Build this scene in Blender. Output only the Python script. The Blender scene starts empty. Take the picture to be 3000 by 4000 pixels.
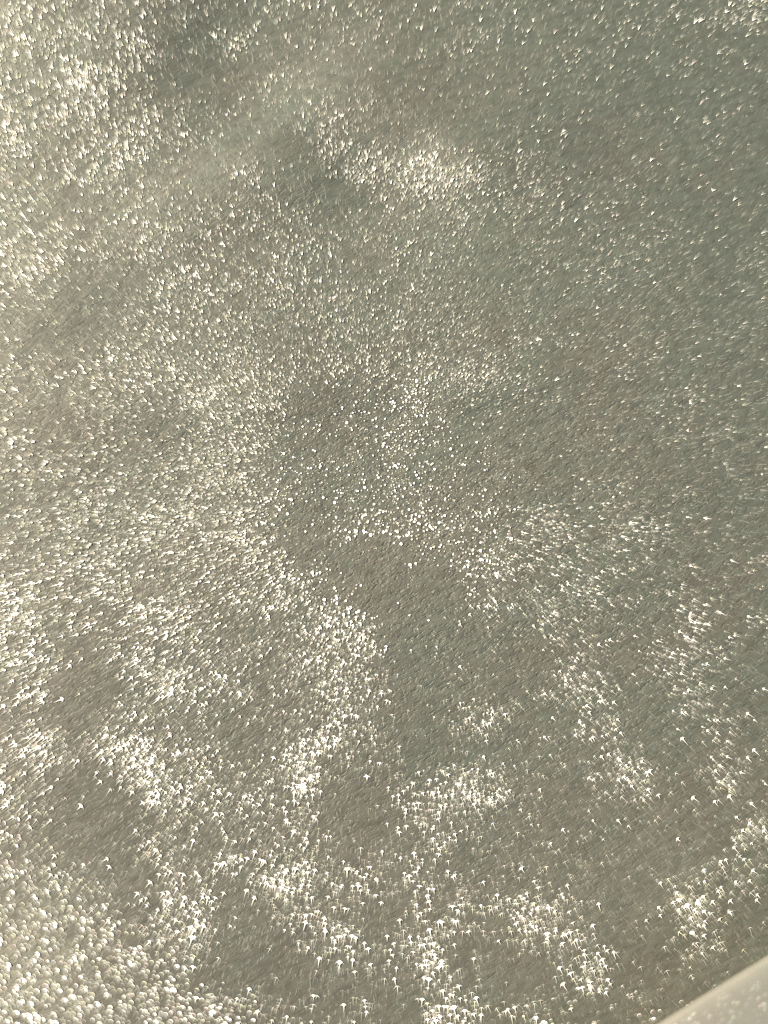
import bpy, math
import numpy as np
from mathutils import Vector, Matrix, noise as mnoise

R = math.radians
scene = bpy.context.scene
col = scene.collection
rng = np.random.default_rng(7)

# ------------------------------------------------------------------ camera
CAM = Vector((0.0, -0.085, 0.62))
AIM = Vector((0.0, 0.0, 0.0))
cd = bpy.data.cameras.new('camera')
cam = bpy.data.objects.new('camera', cd); col.objects.link(cam)
cam.location = CAM
cam.rotation_euler = (AIM - CAM).to_track_quat('-Z', 'Y').to_euler()
cd.sensor_fit = 'VERTICAL'; cd.sensor_height = 36; cd.sensor_width = 27
cd.lens = 55
cd.clip_start = 0.01; cd.clip_end = 100
cd.dof.use_dof = True
cd.dof.focus_distance = (AIM - CAM).length + 0.007
cd.dof.aperture_fstop = 5.6
scene.camera = cam

# ------------------------------------------------------------------ sky, sun, exposure
SUN_EL, SUN_AZ = R(42), R(283)                # azimuth clockwise from +Y: light from the left, a little behind
world = bpy.data.worlds.new('World'); scene.world = world
world.use_nodes = True
wn = world.node_tree
bg = wn.nodes['Background']
sky = wn.nodes.new('ShaderNodeTexSky'); sky.sky_type = 'NISHITA'
sky.sun_disc = False; sky.sun_elevation = SUN_EL; sky.sun_rotation = SUN_AZ
sky.dust_density = 3.0; sky.air_density = 1.0
wn.links.new(sky.outputs[0], bg.inputs[0]); bg.inputs[1].default_value = 0.06
sd = bpy.data.lights.new('sun', 'SUN'); sd.energy = 3.6; sd.angle = R(0.5); sd.color = (1.0, 0.945, 0.83)
sun = bpy.data.objects.new('sun', sd); col.objects.link(sun)
TO_SUN = Vector((math.sin(SUN_AZ)*math.cos(SUN_EL), math.cos(SUN_AZ)*math.cos(SUN_EL), math.sin(SUN_EL)))
sun.rotation_euler = TO_SUN.to_track_quat('Z', 'Y').to_euler()
vs = scene.view_settings
vs.view_transform = 'Standard'; vs.look = 'None'; vs.gamma = 1; vs.exposure = 0
scene.cycles.use_denoising = False
scene.cycles.max_bounces = 4
scene.cycles.filter_width = 1.3

# ------------------------------------------------------------------ photograph measurements -> cloth coordinates
M3 = np.array(cam.rotation_euler.to_matrix())
SC = 36.0 / cd.lens / 4000.0
def on_plane(px, py, z=0.0):
    """points of a level plane that the camera sees at photograph pixels (3000 x 4000)"""
    d = np.stack([(px-1500)*SC, (2000-py)*SC, -np.ones_like(px*1.0)], -1) @ M3.T
    t = (z - CAM.z) / d[..., 2]
    return CAM.x + d[..., 0]*t, CAM.y + d[..., 1]*t
def to_px(x, y, z=0.0):
    p = np.stack([x-CAM.x, y-CAM.y, z-CAM.z+0*x], -1) @ M3
    return p[..., 0]/(-p[..., 2])/SC + 1500, 2000 - p[..., 1]/(-p[..., 2])/SC
PX = on_plane(np.array([1500., 1501.]), np.array([2000., 2000.]))[0]
PX = float(PX[1]-PX[0])                        # metres per photograph pixel near the middle (about 0.1 mm)

# how thickly the glints show, read cell by cell (125 pixels square) over the cloth
DENS = """
666555444333 123332233345
665554352233 223223222222
767631124312 111122112222
766555333354 112212111111
755664411355 252322111111
645643353047 786444222111
653464455413 554443432111
766565544444 444333243212
784546557543 553223423212
473356656654 444342211122
422455554445 555343232212
665566665566 676531232212
545665776323 685543124422
635543685333 655422222322
555545764345 654411211121
456655776334 655533442313
656776774147 567766354231
555765777212 345755443114
656665677741 114645623423
764577433585 122426222534
753686655887 222212426641
563268673578 112125622521
362564434464 115622521441
687976655866 413322461144
653687646833 558631455152
661267555721 466331322125
565266456654 563333111135
766447557766 553343212544
786677726872 355577212742
777777612574 462256411640
877767431433 253113632110
877878885435 155354223000
"""
DENS = np.array([[int(c) for c in ln.replace(' ', '')] for ln in DENS.strip().split('\n')], float)
assert DENS.shape == (32, 24)
DENS_SOFT = sum(np.roll(np.pad(DENS, 3, mode='edge'), (i, j), (0, 1))[3:-3, 3:-3] for i in range(-3, 4) for j in range(-3, 4))/49
# how far the cloth turns to or from the light (grey value read every 500 pixels between the glints)
TONE = np.array([
 [142,130,132,132,129,124],
 [131,131,140,132,121,117],
 [138,134,129,128,123,118],
 [127,127,124,122,121,118],
 [128,126,122,121,119,113],
 [118,115,115,117,118,116],
 [112,108,112,114,119,122],
 [130,110,110,115,119,126]], float)
def sample(grid, px, py, cell):
    h, w = grid.shape
    fx = np.clip(px/cell-0.5, -0.5, w-0.5); fy = np.clip(py/cell-0.5, -0.5, h-0.5)
    x0 = np.floor(fx).astype(int); y0 = np.floor(fy).astype(int)
    tx = fx-x0; ty = fy-y0
    tx = tx*tx*(3-2*tx); ty = ty*ty*(3-2*ty)
    g = lambda a, b: grid[np.clip(b, 0, h-1), np.clip(a, 0, w-1)]
    return (g(x0, y0)*(1-tx)+g(x0+1, y0)*tx)*(1-ty) + (g(x0, y0+1)*(1-tx)+g(x0+1, y0+1)*tx)*ty
# local swells and hollows, some shaped in for haze and flap shade: x, y, long radius, short radius, angle (deg, up to the right), grey step
SWELLS = [(1080,450,360,75,33,44),(760,130,200,130,30,-30),(1290,760,210,100,15,-36),(880,900,260,90,30,-14),(1800,560,420,50,5,-8),(1650,640,190,60,0,24),(1350,1595,340,50,8,-26),(1880,1580,220,35,2,-16),(1750,1480,380,45,6,20),(1150,980,240,120,10,-8),
 (50,1130,150,230,80,8),(-10,20,130,150,0,20),(620,300,300,90,30,-8),(1250,1570,260,70,15,-12),(2150,600,330,120,15,-7),
 (560,1650,200,80,20,-10),(230,1270,150,120,0,-8),(330,3080,240,200,40,-8),(420,3300,200,130,40,-8),(1050,3750,300,130,50,-6),
 (560,3560,160,90,20,-8),(2700,3700,480,120,30,-14),(2350,2800,400,200,30,4),(60,3850,230,260,40,13),(2550,3450,260,200,40,6),
 (1500,300,300,120,40,6),(1950,250,250,150,60,5),(1750,1650,400,90,15,-6),(700,2480,400,90,35,-5),(350,2050,100,420,10,-5),
 (1500,3000,500,120,20,-5),(1900,500,300,90,25,6),(2850,1900,260,100,10,-8)]
def tone(px, py):
    v = sample(TONE, px, py, 500.0) - 3 + 2.4*(sample(DENS, px, py, 125.0)-sample(DENS_SOFT, px, py, 125.0))*np.clip((2700-py)/900, 0.35, 1)  # haze around dense glints is put into the relief as brighter slopes
    for (x, y, a, b, an, d) in SWELLS:
        c, s = math.cos(R(an)), math.sin(R(an))
        u = (px-x)*c - (py-y)*s; w = (px-x)*s + (py-y)*c
        v = v + 1.75*d*np.exp(-0.5*((u/a)**2 + (w/b)**2)*1.6)
    return v
# clumps and bare gaps of the glints, finer than the cells: x, y, half length, half width, angle, step
CLUMPS = [(1300,1750,260,130,0,1.4),(1500,1880,480,420,0,1.5),(1480,2030,150,70,20,2),(900,1700,230,330,0,0.9),(1150,1400,300,120,10,1.2),(700,2200,300,160,-20,0.5),(380,340,90,60,20,1.5),(700,405,35,30,0,1.5),(930,190,70,60,40,1.5),(950,660,50,40,0,4),(1250,450,80,70,0,3),(1330,633,40,40,0,3),
 (1370,730,60,40,0,2),(1200,850,70,25,-20,3),(800,1540,90,50,20,3.5),(950,1640,60,50,0,2),(1053,1474,40,35,0,3),(790,1850,100,60,20,2),
 (900,1960,150,50,15,1.5),(1590,655,240,60,-4,3.4),(1660,640,60,30,0,1),(1780,690,60,50,0,2),(2100,720,22,20,0,2),
 (1600,1525,230,34,12,5),(1990,1500,150,28,-8,3.5),(1780,1470,180,30,4,3),(650,150,70,80,0,-3),(830,60,60,60,0,-2),
 (700,330,100,50,20,-3),(900,300,130,55,40,-3.5),(1000,560,210,60,32,-4),(1290,770,120,70,10,-4.5),(250,800,80,30,20,-2),
 (300,1170,180,70,10,-3),(100,1370,150,50,10,-2),(190,1610,80,60,30,-3.5),(650,1630,80,40,20,-3.5),(1250,1570,250,45,14,-3),
 (1160,2240,80,50,-35,2.5),(1290,2400,90,50,-30,3),(1375,2490,60,60,0,3),(1380,2620,50,110,0,3),(1330,2850,40,80,0,2.5),
 (1290,2925,35,40,0,4),(690,2420,120,40,-10,3),(640,2680,60,50,30,3),(500,2610,60,40,40,3),(860,2680,70,25,-10,3),(500,2900,60,50,0,4),
 (130,2870,45,35,0,3),(600,2950,80,30,0,3),(170,2985,70,30,0,2),(1160,2975,50,25,0,3),(1360,2730,80,60,0,2),(400,2650,140,60,25,-4.5),
 (300,2810,70,60,0,-4),(950,2900,70,60,0,-3),(560,3045,60,60,0,4),(620,3100,50,40,0,3),(1200,3060,45,90,0,3),(1100,3450,60,40,0,4),
 (930,3360,50,25,0,3),(640,3400,40,40,0,3),(290,3425,50,30,0,3),(370,3150,160,110,30,-6),(400,3290,100,60,0,-6),(540,3430,70,30,0,-4),
 (1380,3180,95,110,0,-5),(670,3950,90,30,0,5),(760,3640,50,30,0,3),(1130,3600,60,25,10,3.5),(1340,3620,40,50,0,3),(510,3540,55,40,0,-5),
 (990,3670,100,75,20,-6),(870,3780,70,30,0,-5),(1070,3780,85,60,0,-5),(1280,3860,120,60,0,-2.5),
 (1690,3080,70,50,0,1),(1860,3040,60,25,10,3),(1800,3080,50,40,0,3),(1935,3120,50,20,0,4),(1850,3130,60,30,0,2),(1600,3150,60,30,0,2),
 (1710,3310,62,18,22,5),(1510,3360,25,25,0,3),(1600,3440,50,25,10,3.5),(1890,2790,42,48,30,5),(2270,2630,70,90,0,1.5),(2280,2720,50,25,0,2.5),
 (2630,2560,90,80,0,1),(2680,2715,60,30,0,2.5),(2385,2835,50,40,0,3.5),(2475,2995,48,60,30,4),(2520,3075,20,15,0,4),(2370,3070,80,50,10,2),
 (2830,3020,50,40,0,3.5),(2950,3220,60,70,0,3),(2660,3490,35,45,30,5),(2740,3600,60,60,0,3),(2050,3570,60,60,0,3),(2225,3575,60,60,0,2),
 (2195,3500,50,25,0,3),(2240,3655,30,25,0,3.5),(1815,3540,38,70,0,3.5),(1625,3650,60,30,0,3.5),(1780,3620,35,20,0,4),(1650,3750,50,40,0,3.5),
 (1680,3830,45,40,0,3),(1745,3880,30,30,0,2.5),(2375,3755,40,30,0,3.5),(2295,3830,35,40,0,3.5),(1800,3945,120,20,0,3.5),(2090,3945,60,25,0,1.5),
 (2530,3915,25,15,0,2),(2135,2435,38,38,30,5),(2270,2290,55,22,25,5),(2350,2240,50,25,15,2),(2135,2350,45,20,20,3),(1860,2215,60,60,0,3),
 (1980,2135,30,30,0,3),(1635,2060,60,40,0,3.5),(1925,2370,16,70,0,4),(2495,2350,30,15,0,3),(1635,2330,170,60,20,-2.5),(1750,2480,150,60,20,-1.5),
 (1980,1960,60,40,0,-1),(2000,1700,150,60,10,-3),(1500,2200,120,60,0,-1.5),(1420,1960,70,35,20,2),(1400,2120,60,50,0,-2)]
def density(px, py):
    d = sample(DENS, px, py, 125.0)
    for (x, y, a, b, an, st) in CLUMPS:
        c, s_ = math.cos(R(an)), math.sin(R(an))
        u = (px-x)*c - (py-y)*s_; w = (px-x)*s_ + (py-y)*c
        d = d + st*0.75*np.exp(-0.5*((u/a)**2 + (w/b)**2))
    return np.clip(d-0.1, 0.8, 11)
def lin(v): return ((v/255+0.055)/1.055)**2.4

def value_noise(x, y, seed):
    xi = np.floor(x).astype(np.int64); yi = np.floor(y).astype(np.int64)
    def h(a, b):
        n = (a*374761393 + b*668265263 + seed*2246822519) & 0xffffffff
        n = ((n ^ (n >> 13))*1274126177) & 0xffffffff
        return ((n ^ (n >> 16)) & 0xffff)/65535.0
    tx = x-xi; ty = y-yi; tx = tx*tx*(3-2*tx); ty = ty*ty*(3-2*ty)
    return (h(xi, yi)*(1-tx)+h(xi+1, yi)*tx)*(1-ty) + (h(xi, yi+1)*(1-tx)+h(xi+1, yi+1)*tx)*ty
def fbm(x, y, seed, o=3):
    s = 0; a = 1; t = 0
    for k in range(o):
        s = s + a*value_noise(x*2**k, y*2**k, seed+k); t += a; a *= 0.5
    return s/t

# ------------------------------------------------------------------ cloth relief (height map on a regular grid, metres)
XA, XB, YA, YB = -0.30, 0.30, -0.34, 0.36
NX, NY = 701, 821
gx = np.linspace(XA, XB, NX); gy = np.linspace(YA, YB, NY)
GX, GY = np.meshgrid(gx, gy)
GPX, GPY = to_px(GX, GY)
AMB, K0 = 0.045, 0.245                          # share of sky light, and light at level cloth
want = lin(tone(np.clip(GPX, -60, 3060), np.clip(GPY, -60, 4060)))
nl = (want - AMB)/K0*math.sin(SUN_EL)           # wanted cosine to the sun
slope = np.clip((nl - math.sin(SUN_EL))/math.cos(SUN_EL)*0.345, -0.30, 0.30)   # the sheen adds the rest
dx = gx[1]-gx[0]
gdir = -np.array([math.sin(SUN_AZ), math.cos(SUN_AZ)])   # level direction away from the light
mean_s = float(slope.mean())
PADN = 220
sp = np.pad(slope-mean_s, PADN, mode='linear_ramp', end_values=0.0)
KY, KX = np.meshgrid(np.fft.fftfreq(sp.shape[0], gy[1]-gy[0])*2*math.pi, np.fft.fftfreq(sp.shape[1], dx)*2*math.pi, indexing='ij')
kg = KX*gdir[0]+KY*gdir[1]; k2 = KX**2+KY**2
Hh = -1j*kg*np.fft.fft2(sp)/(kg**2+0.07*k2+1e-6)         # smoothest surface that has these slopes towards the light
H = np.real(np.fft.ifft2(Hh))[PADN:-PADN, PADN:-PADN]
H -= H[NY//2, NX//2]
print('mean slope', mean_s, 'relief', H.min(), H.max())
ker = np.ones(15)/15
for ax in (0, 1):
    H = np.apply_along_axis(lambda a: np.convolve(np.pad(a, 7, mode='edge'), ker, 'valid'), ax, H)
ca, sa = math.cos(R(27)), math.sin(R(27))
U = GX*ca + GY*sa; V = -GX*sa + GY*ca
H += 0.00030*(fbm(U/0.010, V/0.0055, 11)-0.5)    # soft crimps of the weave, running up to the right
H += 0.00011*(fbm(U/0.0032, V/0.0016, 21, 2)-0.5)
def hgt(x, y):
    fx = np.clip((x-XA)/dx, 0, NX-1.001); fy = np.clip((y-YA)/(gy[1]-gy[0]), 0, NY-1.001)
    i = fx.astype(int); j = fy.astype(int); tx = fx-i; ty = fy-j
    return (H[j, i]*(1-tx)+H[j, i+1]*tx)*(1-ty)+(H[j+1, i]*(1-tx)+H[j+1, i+1]*tx)*ty

# ------------------------------------------------------------------ materials
def cloth_material(name, ca_, cb_, rough, relief=1.0):
    m = bpy.data.materials.new(name); m.use_nodes = True
    n = m.node_tree.nodes; l = m.node_tree.links
    b = n['Principled BSDF']
    tc = n.new('ShaderNodeTexCoord')
    def mapping(rot, sc):
        # the first node turns the grain level, the second stretches it along its run
        q0 = n.new('ShaderNodeMapping'); q0.inputs['Rotation'].default_value = (0, 0, -rot)
        q1 = n.new('ShaderNodeMapping'); q1.inputs['Scale'].default_value = sc
        l.new(tc.outputs['Object'], q0.inputs['Vector']); l.new(q0.outputs[0], q1.inputs['Vector'])
        return q1.outputs[0]
    def nz(vec, scale, detail, rough_=0.55):
        q = n.new('ShaderNodeTexNoise'); q.inputs['Scale'].default_value = scale
        q.inputs['Detail'].default_value = detail; q.inputs['Roughness'].default_value = rough_
        l.new(vec, q.inputs['Vector']); return q.outputs['Fac']
    def ramp(f, a, b_):
        q = n.new('ShaderNodeMapRange'); q.inputs['From Min'].default_value = a; q.inputs['From Max'].default_value = b_
        l.new(f, q.inputs['Value']); return q.outputs[0]
    def math_(op, a, b_):
        q = n.new('ShaderNodeMath'); q.operation = op
        for i, v in enumerate((a, b_)):
            if isinstance(v, (int, float)): q.inputs[i].default_value = v
            else: l.new(v, q.inputs[i])
        return q.outputs[0]
    broad = ramp(nz(mapping(R(35), (14, 24, 10)), 1.0, 4), 0.36, 0.64)
    mid = ramp(nz(mapping(R(30), (90, 240, 90)), 1.0, 3), 0.36, 0.64)
    fine = nz(mapping(R(27), (240, 640, 240)), 1.0, 3, 0.65)
    fac = math_('ADD', math_('MULTIPLY', broad, 0.55), math_('MULTIPLY', mid, 0.45))
    sx = n.new('ShaderNodeSeparateXYZ'); l.new(tc.outputs['Object'], sx.inputs[0])
    fade = math_('ADD', math_('MULTIPLY', sx.outputs[0], -1.6), math_('MULTIPLY', sx.outputs[1], -1.3))   # the dye turns from grey-green to taupe
    fac = math_('ADD', fac, fade)
    mix = n.new('ShaderNodeMix'); mix.data_type = 'RGBA'
    mix.inputs[6].default_value = (*ca_, 1); mix.inputs[7].default_value = (*cb_, 1)
    l.new(fac, mix.inputs[0])
    hs = n.new('ShaderNodeHueSaturation')
    l.new(mix.outputs[2], hs.inputs['Color'])
    mott = ramp(nz(mapping(R(26), (170, 420, 170)), 1.0, 2, 0.5), 0.32, 0.68)
    vmul = math_('ADD', math_('MULTIPLY', ramp(fine, 0.28, 0.72), 0.26*min(1, relief*2)), math_('ADD', math_('MULTIPLY', mott, 0.26*min(1, relief*2)), 1-0.26*min(1, relief*2)))
    l.new(vmul, hs.inputs['Value'])
    l.new(hs.outputs[0], b.inputs['Base Color'])
    b.inputs['Roughness'].default_value = rough
    b.inputs['Specular IOR Level'].default_value = 0.55
    b.inputs['Metallic'].default_value = 0.35
    b.inputs['Sheen Weight'].default_value = 0.10
    b.inputs['Sheen Roughness'].default_value = 0.5
    b.inputs['Sheen Tint'].default_value = (1.0, 0.95, 0.82, 1)
    bm1 = n.new('ShaderNodeBump'); bm1.inputs['Strength'].default_value = 0.55; bm1.inputs['Distance'].default_value = 0.0006
    l.new(fine, bm1.inputs['Height'])
    bm2 = n.new('ShaderNodeBump'); bm2.inputs['Strength'].default_value = 0.5; bm2.inputs['Distance'].default_value = 0.0004
    thr = nz(mapping(R(27), (700, 1500, 700)), 1.0, 2)
    pits = ramp(nz(mapping(R(30), (420, 950, 420)), 1.0, 1, 0.5), 0.28, 0.44)
    l.new(math_('ADD', math_('MULTIPLY', thr, 0.7), pits), bm2.inputs['Height']); l.new(bm1.outputs[0], bm2.inputs['Normal'])
    dist = n.new('ShaderNodeVectorMath'); dist.operation = 'DISTANCE'; dist.inputs[1].default_value = (0.02, -0.01, 0)
    l.new(tc.outputs['Object'], dist.inputs[0])
    worn = math_('SUBTRACT', 1.0, math_('MULTIPLY', ramp(dist.outputs['Value'], 0.04, 0.20), 0.65))   # nap stands up in the middle, lies flat outwards
    l.new(math_('MULTIPLY', worn, relief*0.6), bm2.inputs['Strength'])
    l.new(math_('MULTIPLY', worn, relief*0.5), bm1.inputs['Strength'])
    l.new(bm2.outputs[0], b.inputs['Normal'])
    return m
M_CLOTH = cloth_material('silver_grey_cloth', (0.268, 0.284, 0.211), (0.299, 0.272, 0.203), 0.56)
M_FLAP = cloth_material('pale_cloth', (0.57, 0.55, 0.42), (0.59, 0.53, 0.41), 0.6, 0.1)

def glint_material():
    m = bpy.data.materials.new('glint_foil'); m.use_nodes = True
    n = m.node_tree.nodes; l = m.node_tree.links
    b = n['Principled BSDF']
    a = n.new('ShaderNodeAttribute'); a.attribute_name = 'glint_normal'     # set normal that aims the glint at the camera
    c = n.new('ShaderNodeAttribute'); c.attribute_name = 'glint_tint'
    l.new(a.outputs['Vector'], b.inputs['Normal'])
    l.new(c.outputs['Color'], b.inputs['Base Color'])
    b.inputs['Metallic'].default_value = 1.0
    b.inputs['Roughness'].default_value = 0.5
    l.new(c.outputs['Alpha'], b.inputs['Alpha'])                          # clearer where the glint is weak
    return m
M_GLINT = glint_material()
ALPHA = 0.25

# ------------------------------------------------------------------ helpers
def link(name, mesh, parent=None, mat=None):
    o = bpy.data.objects.new(name, mesh); col.objects.link(o)
    if parent is not None: o.parent = parent
    if mat is not None: mesh.materials.append(mat)
    return o
def sheet(name, X, Y, Z, thick):
    """closed sheet with real thickness from a grid of points"""
    ny, nx = X.shape
    top = np.stack([X, Y, Z], -1).reshape(-1, 3)
    bot = top.copy(); bot[:, 2] -= thick
    idx = np.arange(ny*nx).reshape(ny, nx)
    q = np.stack([idx[:-1, :-1], idx[:-1, 1:], idx[1:, 1:], idx[1:, :-1]], -1).reshape(-1, 4)
    n0 = ny*nx
    rim = np.concatenate([idx[0, :], idx[1:, -1], idx[-1, -2::-1], idx[-2:0:-1, 0]])
    nxt = np.roll(rim, -1)
    side = np.stack([rim+n0, nxt+n0, nxt, rim], -1)
    qs = np.concatenate([q, side]) if ny*nx > 60000 else np.concatenate([q, q[:, ::-1]+n0, side])
    vs_ = np.concatenate([top, bot])
    me = bpy.data.meshes.new(name)
    me.vertices.add(len(vs_)); me.vertices.foreach_set('co', vs_.astype(np.float32).ravel())
    me.loops.add(len(qs)*4); me.loops.foreach_set('vertex_index', qs.astype(np.int32).ravel())
    me.polygons.add(len(qs)); me.polygons.foreach_set('loop_start', (np.arange(len(qs))*4).astype(np.int32))
    me.polygons.foreach_set('use_smooth', np.ones(len(qs), bool))
    me.update(); me.validate()
    return me

# ------------------------------------------------------------------ setting: the table under the cloth
xs = np.linspace(-0.42, 0.42, 3); ys = np.linspace(-0.46, 0.48, 3)
TX, TY = np.meshgrid(xs, ys)
table = link('table_top', sheet('table_top', TX, TY, np.full_like(TX, float(H.min())-0.004), 0.03), mat=M_FLAP)
table['kind'] = 'structure'

# ------------------------------------------------------------------ the cloth
cloth = bpy.data.objects.new('glitter_cloth', None); col.objects.link(cloth)
cloth['label'] = 'silvery grey-green cloth covered in sparkling glitter, filling nearly the whole picture'
cloth['category'] = 'cloth'
link('woven_sheet', sheet('woven_sheet', GX, GY, H, 0.0012), cloth, M_CLOTH)

# ------------------------------------------------------------------ the paler flap in the lower right corner
flap = bpy.data.objects.new('cloth_flap', None); col.objects.link(flap)
flap['label'] = 'paler blurred cloth corner raised over the lower right corner of the glittering cloth'
flap['category'] = 'fabric flap'
FZ = 0.055
ex, ey = on_plane(np.array([2420., 3120.]), np.array([4097., 3663.]), FZ)
E0 = np.array([ex[0], ey[0]]); E1 = np.array([ex[1], ey[1]])
ed = (E1-E0)/np.linalg.norm(E1-E0); en = np.array([ed[1], -ed[0]])     # into the flap: down to the right
if en[1] > 0: en = -en
ss = np.linspace(-0.10, 0.24, 150); tt = np.linspace(0, 0.16, 80)
S, T = np.meshgrid(ss, tt)
wob = 0.00008*np.sin(S*60+1)+0.00006*np.sin(S*143)
FX = E0[0]+ed[0]*S+en[0]*(T+wob); FY = E0[1]+ed[1]*S+en[1]*(T+wob)
def flap_z(S, T):
    return FZ - 0.0015*np.exp(-T/0.003) + 0.0005*np.sin(T*50+S*14) - 0.04*T
FZZ = flap_z(S, T)
link('folded_sheet', sheet('folded_sheet', FX, FY, FZZ, 0.0012), flap, M_FLAP)

# ------------------------------------------------------------------ glitter flakes, cut in the shape of lens-smeared glints
CX, CY = 1530.0, 1960.0                         # glint shapes point here, imitating smear by the lens
TINTS = np.array([(1.0, 0.955, 0.83), (0.96, 0.97, 0.72), (0.98, 0.84, 0.74), (0.90, 0.95, 0.84), (1.0, 0.93, 0.70)])

class Flakes:
    def __init__(s): s.v = []; s.f = []; s.n = []; s.c = []; s.id = []; s.k = 0
    def add(s, verts, tris, lum, tint, fid):
        """verts (m,3), lum (m,): wanted glint strength at each vertex, 1 = straight into the view"""
        s.v.append(verts); s.f.append(np.asarray(tris)+s.k); s.k += len(verts)
        s.n.append(lum); s.c.append(np.repeat(tint[None], len(verts), 0)); s.id.append(np.full(len(verts), fid))
F = Flakes()
sunv = np.array(TO_SUN); camv = np.array(CAM)

def strip(pts, w):
    """ribbon through 2-D points with widths w -> verts, tris"""
    pts = np.asarray(pts, float); w = np.asarray(w, float)
    d = np.gradient(pts, axis=0); d /= np.linalg.norm(d, axis=1)[:, None]+1e-9
    nrm = np.stack([-d[:, 1], d[:, 0]], -1)
    v = np.concatenate([pts+nrm*w[:, None]/2, pts-nrm*w[:, None]/2])
    m = len(pts); t = []
    for i in range(m-1):
        t += [(i, i+1, m+i), (i+1, m+i+1, m+i)]
    return v, t
def glyph(kind, L, W, wd, down, side_bias, b):
    """pieces of one flake in its own axes (u = away from the smear centre, v = across), as (verts2d, tris, strength)"""
    out = []
    if kind == 'streak':
        q = np.linspace(0, 1, 4)
        v, t = strip(np.stack([L*q, side_bias*1.5*q**2], -1), W*np.array([.5, 1, .9, .3]))
        l = b*np.array([.3, 1, .8, .2]); out.append((v, t, np.concatenate([l, l])))
    elif kind == 'dot':
        a = np.linspace(0, 2*math.pi, 7)[:-1]
        v = np.concatenate([[[0, 0]], np.stack([np.cos(a), np.sin(a)], -1)*W])
        t = [(0, 1+i, 1+(i+1) % 6) for i in range(6)]
        l = np.full(7, b); l[0] = b if b > 1.0 else b*0.35
        out.append((v, t, l))
    elif kind == 'dome':
        a = np.linspace(-1.45, 1.45, 8)
        r = W
        # dim fill of a blurred glint disc
        th = np.linspace(0, 2*math.pi, 11)[:-1]
        v = np.concatenate([[[r*0.95, 0]], np.stack([r-r*0.93*np.cos(th)*0.95, r*0.93*np.sin(th)], -1)])
        t = [(0, 1+i, 1+(i+1) % 10) for i in range(10)]
        l = min(b, 1.1)*np.concatenate([[0.10], 0.16+0.16*np.cos(th)])
        out.append((v, t, l))
        arc = np.stack([r-r*np.cos(a)*0.97, r*np.sin(a)], -1)
        vv, tt_ = strip(arc, wd*np.array([.3, .7, 1, 1.1, 1.1, 1, .7, .3]))
        ll = 1.5*b*np.array([.12, .35, .75, 1, 1, .75, .35, .12]); out.append((vv, tt_, np.concatenate([ll, ll])))
        if b > 1.1:
            v = np.array([[0.1*r, -.5*r], [0.1*r, .5*r], [1.0*r, .35*r*side_bias], [.9*r, -.6*r]])
            out.append((v, [(0, 1, 2), (0, 2, 3)], np.full(4, b*.6)))
    else:
        m = 4
        for sgn in (-1, 1):
            q = np.linspace(0, 1, m)
            vv_ = sgn*W*q
            sweep = (1-down)*q*L + down*(q**2)*L*0.34
            pts = np.stack([sweep, vv_], -1)
            k = 1.0 + 0.45*sgn*side_bias
            w = wd*(1.15-0.8*q)*(0.75+0.5*(k > 1))
            v, t = strip(pts, w)
            l = b*np.clip(k, .3, 1.3)*(1-0.72*q)
            out.append((v, t, np.concatenate([l, l])))
        if down < 0.5:                           # faint glow of the glint between the barbs
            v = np.array([[0, 0], [L*.75, W*.6], [L*1.0, 0], [L*.75, -W*.6]])
            out.append((v, [(0, 1, 2), (0, 2, 3)], b*np.array([.5, .10, .035, .10])))
        if down > 0.25:                          # stem
            q = np.linspace(0, 1, 3)
            pts = np.stack([L*1.25*q, 0.05*W*side_bias*q], -1)
            v, t = strip(pts, wd*(1.25-0.7*q))
            l = b*(0.85-0.68*q)*min(1, down*1.3); out.append((v, t, np.concatenate([l, l])))
            if b > 0.95:                         # filled head on the strongest ones
                v = np.array([[-wd*.3, 0], [L*.16, W*.6], [L*.45, 0], [L*.16, -W*.6]])
                out.append((v, [(0, 1, 2), (0, 2, 3)], b*np.array([1., .6, .6, .6])))
    return out

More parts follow.
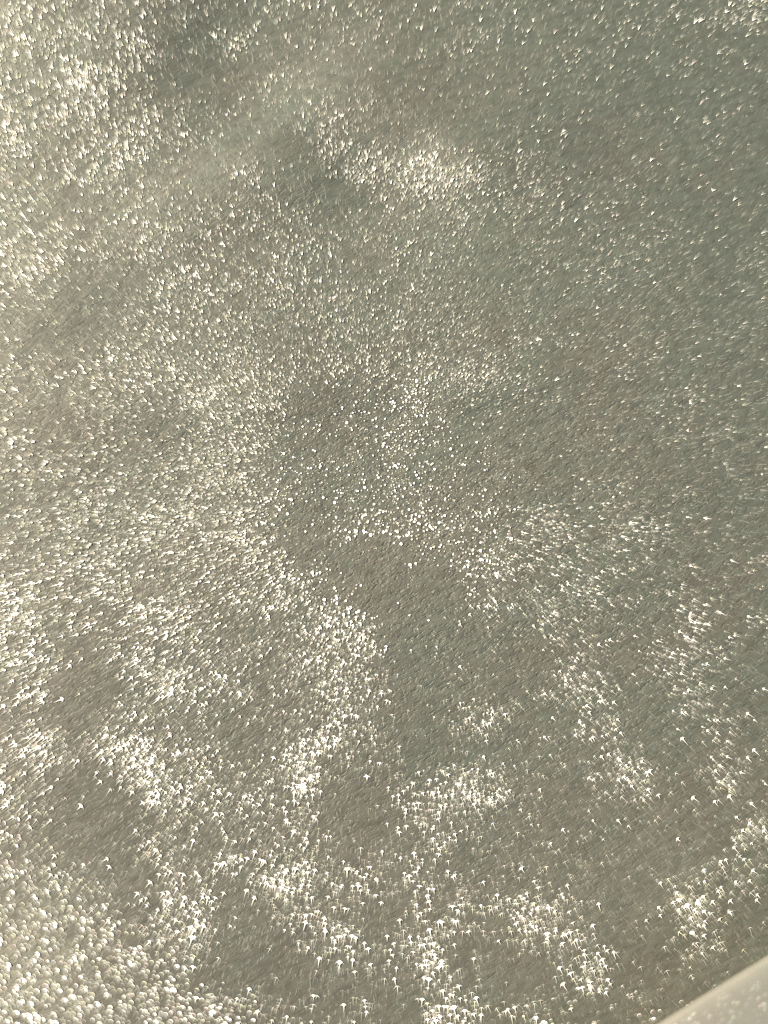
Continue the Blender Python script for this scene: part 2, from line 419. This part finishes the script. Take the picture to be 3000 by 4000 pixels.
def place(px, py, lay, b, size_mul=1.0, on_flap=None, hard_dome=False, grain=False):
    """build one flake seen at photograph pixel (px, py)"""
    ax, ay = px-CX, py-CY
    r = math.hypot(ax, ay)+1e-6
    ux, uy = ax/r, ay/r
    downness = 0.5+0.5*uy                        # 0 above the smear centre, 1 below it
    horiz = abs(ux)
    far = min(r/1500, 1.35)
    g = rng.random()
    jit = rng.normal(0, 0.15)
    ca_, sa_ = math.cos(jit), math.sin(jit)
    ux, uy = ux*ca_-uy*sa_, ux*sa_+uy*ca_
    domeness = max((py-3350)/500 + (650-px)/700, (py-3650)/350 if px > 2100 else -1, 1 if hard_dome else -1)
    wd = 2.3*(0.8+0.5*rng.random())*(1+0.25*(b > 1.0))
    if r < 420+120*g:
        kind, L, W = 'dot', 0, (1.9+2.0*rng.random())*(1+.35*(b > 1.0))*(0.8 if uy < 0 else 1.05)
    elif domeness > 0.45+0.5*rng.random():
        kind = 'dome'; L = 0; W = (7.4+2.3*min(max(domeness, 0), 2))*(0.85+0.3*rng.random()); wd *= 0.75
    else:
        kind = 'arrow'
        L = (6+12.5*far)*(0.55+0.8*rng.random()); W = (2.2+3.0*far+ (3.6*far+1.2)*downness)*(0.7+.6*rng.random())
        if horiz > .75: L *= 1.2; W *= 0.8
        if downness < .5: wd *= 0.85; W *= 1.12; L *= 0.85
    if grain: kind, L, W = 'streak', (11+16*min(far, 1))*(0.6+0.8*rng.random()), 3.2+3.0*rng.random()
    L *= size_mul; W *= size_mul
    if on_flap is not None: wd *= 1.8
    down = min(1, max(0, (downness-0.28)/0.42))
    side = (0.9 if ax > 0 else -0.9)*max(0, -uy)*min(1, abs(ax)/500) + rng.normal(0, .25)
    if uy < -0.2 and ax < 0: side = 0.8
    tint = TINTS[rng.choice(5, p=[.42, .22, .10, .12, .14])]
    if b > 1.0: tint = TINTS[0]
    fid = place.count; place.count += 1
    for (v2, t, l) in glyph(kind, L, W, wd, down, side, b):
        qx = px + v2[:, 0]*ux - v2[:, 1]*uy
        qy = py + v2[:, 0]*uy + v2[:, 1]*ux
        if on_flap is None:
            x, y = on_plane(qx, qy); z = hgt(x, y)
            x, y = on_plane(qx, qy, z)
            z = hgt(x, y) + 0.00025 + lay
        else:
            x, y = on_plane(qx, qy, on_flap)
            s_ = (x-E0[0])*ed[0]+(y-E0[1])*ed[1]; t_ = (x-E0[0])*en[0]+(y-E0[1])*en[1]
            z = flap_z(s_, np.maximum(t_-wob_at(s_), 0)) + 0.00025 + lay
        F.add(np.stack([x, y, z], -1), t, np.asarray(l, float), tint, fid)
        lay += 0.00002
    place.size.append(max(L, 2*W)); place.b.append(b); place.flap.append(on_flap is not None)
place.count = 0; place.size = []; place.b = []; place.flap = []
def wob_at(s_): return 0.00008*np.sin(s_*60+1)+0.00006*np.sin(s_*143)

cells = []
c45, s45 = math.cos(R(30)), math.sin(R(30))
N_TRY = 190000
tx_ = rng.uniform(-90, 3090, N_TRY); ty_ = rng.uniform(-90, 4090, N_TRY)
d = density(tx_, ty_)
# clumping: streaks along the weave plus ragged patches
pu = tx_*c45 - ty_*s45; pv = tx_*s45 + ty_*c45
clump = fbm(pu/120+50, pv/62+50, 31, 3)
clump2 = fbm(tx_/70+9, ty_/70+9, 77, 2)
dd = np.clip(d*(0.45+1.1*clump) , 0, 11)
dd = np.where(d < 3.6, np.clip(dd-0.9*(clump2 < .5)*d*0.5, 0.12, 9), dd)
expect = (0.80*dd**2+2.6*dd+1.2)*1.9              # flakes per 125 px cell
corner = np.clip((ty_-3300)/450+(650-tx_)/900, 0, 1)   # larger flakes lie less thickly
expect = expect*(1-0.15*corner)
keep = rng.random(N_TRY) < expect/(N_TRY/(3180*4180/15625.0))*(1-0.35*np.clip((ty_-2300)/1500, 0, 1))
tx_, ty_, dd, d, clump = tx_[keep], ty_[keep], dd[keep], d[keep], clump[keep]
# on the flap side nothing of the cloth shows
edge_y = 4082 + (tx_-2420)*(3648-4082)/700.0
ok = ~((tx_ > 2300) & (ty_ > edge_y+60))
tx_, ty_, dd, d = tx_[ok], ty_[ok], dd[ok], d[ok]
strength = rng.random(len(tx_))
clb = fbm(tx_/55+3, ty_/55+3, 99, 2)
for i in range(len(tx_)):
    q = strength[i]**1.0
    hi = 0.13 + 0.028*dd[i] + 0.35*max(0, clb[i]-.55)
    left_top = (ty_[i] < 1400 and tx_[i] < 1500)
    if tx_[i] > 1700 and ty_[i] < 1900: hi *= 0.55
    rc = math.hypot(tx_[i]-CX, ty_[i]-CY)
    if rc < 620: hi *= 1.7
    if ty_[i] > 2300: hi *= 1.12
    if tx_[i] < 1600 and ty_[i] > 1400: hi *= 1.05
    hi = min(hi, 0.62)
    if q < hi*0.5: b = 0.75+0.95*rng.random()**1.5
    elif q < hi*0.5+0.24: b = 0.32+0.40*rng.random()
    else: b = 0.10+0.22*rng.random()
    if (ty_[i]-3300)/450+(650-tx_[i])/900 > .6 and b > 1 and rng.random() < .6: b *= 0.45
    if b > .7 and tx_[i] < 1800 and ty_[i] > 2200: b *= 1.2
    sm = 0.8+0.35*rng.random() + (0.35 if b > 1.5 and rng.random() < .35 else 0)
    place(float(tx_[i]), float(ty_[i]), 0.0002*min(b, 1), b, sm)
# faint see-through ghost glints everywhere, as grain between the strong ones
for i in range(21000):
    qx, qy = rng.uniform(-60, 3060), rng.uniform(-60, 4060)
    if qx > 2300 and qy > 4082 + (qx-2420)*(3648-4082)/700.0 + 60: continue
    calm = 0.6 if (qx > 1500 and qy > 2200) or (qx > 1800 and qy < 1000) else 1.0
    place(float(qx), float(qy), 0.0, (0.035+0.09*rng.random())*calm, 0.8+0.4*rng.random(), grain=rng.random() < .75)
# flap glints: three loose rows of big soft discs
for (x, y, sx, sy, n_, bb) in [(2790,3925,90,32,26,.16),(2700,3985,60,18,14,.25),(2945,3840,34,28,9,.10),(2975,3925,24,24,7,.2),
                               (2860,3960,100,40,22,.06),(2600,3990,40,15,8,.08),(2900,3780,60,40,5,.05),(2740,3950,160,60,20,.035)]:
    for k in range(n_):
        qx, qy = rng.normal(x, sx), rng.normal(y, sy)
        if qy < 4082+(qx-2420)*(3648-4082)/700.0+35: continue
        place(qx, qy, 0.0002, 1.4*bb*(0.6+0.8*rng.random()), 1.15, on_flap=FZ-0.004, hard_dome=True)

Vv = np.concatenate(F.v); Tt = np.concatenate(F.f); Lm = np.concatenate(F.n); Cc = np.concatenate(F.c); Id = np.concatenate(F.id)
# glint normal set on the flat flakes: half way between sun and camera, leaned away until the wanted strength is left
view = camv[None]-Vv; view /= np.linalg.norm(view, axis=1)[:, None]
half = sunv[None]+view; half /= np.linalg.norm(half, axis=1)[:, None]
PEAK = 3.6                                       # what a facet turned straight into the view gives
glint_alpha = np.clip(Lm*1.35, 0.02, 1.0)               # weak parts of a glint fade out by alpha
want_l = np.clip(Lm/glint_alpha, 0.45, 3)
tanl = ALPHA*np.sqrt(np.maximum((want_l/PEAK)**-0.5-1, 0))
lean = rng.uniform(0, 2*math.pi, place.count)[Id]
lean = R(100)+0.5*np.sin(lean)                   # mostly across the light
t1 = np.cross(half, np.array([0, 1.0, 0])); t1 /= np.linalg.norm(t1, axis=1)[:, None]
t2 = np.cross(half, t1)
Nn = half + tanl[:, None]*(np.cos(lean)[:, None]*t1+np.sin(lean)[:, None]*t2)
Nn /= np.linalg.norm(Nn, axis=1)[:, None]

def flake_mesh(name, vmask_idx, tris):
    remap = np.full(len(Vv), -1); remap[vmask_idx] = np.arange(len(vmask_idx))
    t = remap[tris]
    v = Vv[vmask_idx]
    me = bpy.data.meshes.new(name)
    me.vertices.add(len(v)); me.vertices.foreach_set('co', v.astype(np.float32).ravel())
    # keep every facet facing up
    a, b_, c_ = v[t[:, 0]], v[t[:, 1]], v[t[:, 2]]
    flip = np.cross(b_-a, c_-a)[:, 2] < 0
    t = np.where(flip[:, None], t[:, ::-1], t)
    me.loops.add(len(t)*3); me.loops.foreach_set('vertex_index', t.astype(np.int32).ravel())
    me.polygons.add(len(t)); me.polygons.foreach_set('loop_start', (np.arange(len(t))*3).astype(np.int32))
    me.update()
    at = me.attributes.new('glint_normal', 'FLOAT_VECTOR', 'POINT'); at.data.foreach_set('vector', Nn[vmask_idx].astype(np.float32).ravel())
    at = me.attributes.new('glint_tint', 'FLOAT_COLOR', 'POINT')
    at.data.foreach_set('color', np.concatenate([Cc[vmask_idx], glint_alpha[vmask_idx, None]], 1).astype(np.float32).ravel())
    return me

px_, py_ = to_px(Vv[:, 0], Vv[:, 1], Vv[:, 2])
first = np.searchsorted(Id, np.arange(place.count))
size = np.array(place.size); bb_ = np.array(place.b)
inview = (px_[first] > 5) & (px_[first] < 2990) & (py_[first] > 5) & (py_[first] < 3990)
onflap = np.array(place.flap)
tri_id = Id[Tt[:, 0]]
big = np.argsort(-(size*(inview & ~onflap & (bb_ > .1))))[:290]
for who, ids in (('cloth', big), ('flap', np.where(onflap)[0])):
    for i in ids:
        vi = np.arange(first[i], first[i+1] if i+1 < place.count else len(Vv))
        if who == 'flap' and not onflap[i]: continue
        a0, a1 = np.searchsorted(tri_id, i), np.searchsorted(tri_id, i, 'right')
        link('glint_flake', flake_mesh('glint_flake', vi, Tt[a0:a1]), cloth if who == 'cloth' else flap, M_GLINT)
single = np.zeros(place.count, bool); single[big] = True; single[onflap] = True
vi = np.where(~single[Id])[0]
g = link('fine_glints', flake_mesh('fine_glints', vi, Tt[~single[tri_id]]), cloth, M_GLINT)
g['kind'] = 'stuff'
print('flakes', place.count, 'tris', len(Tt))
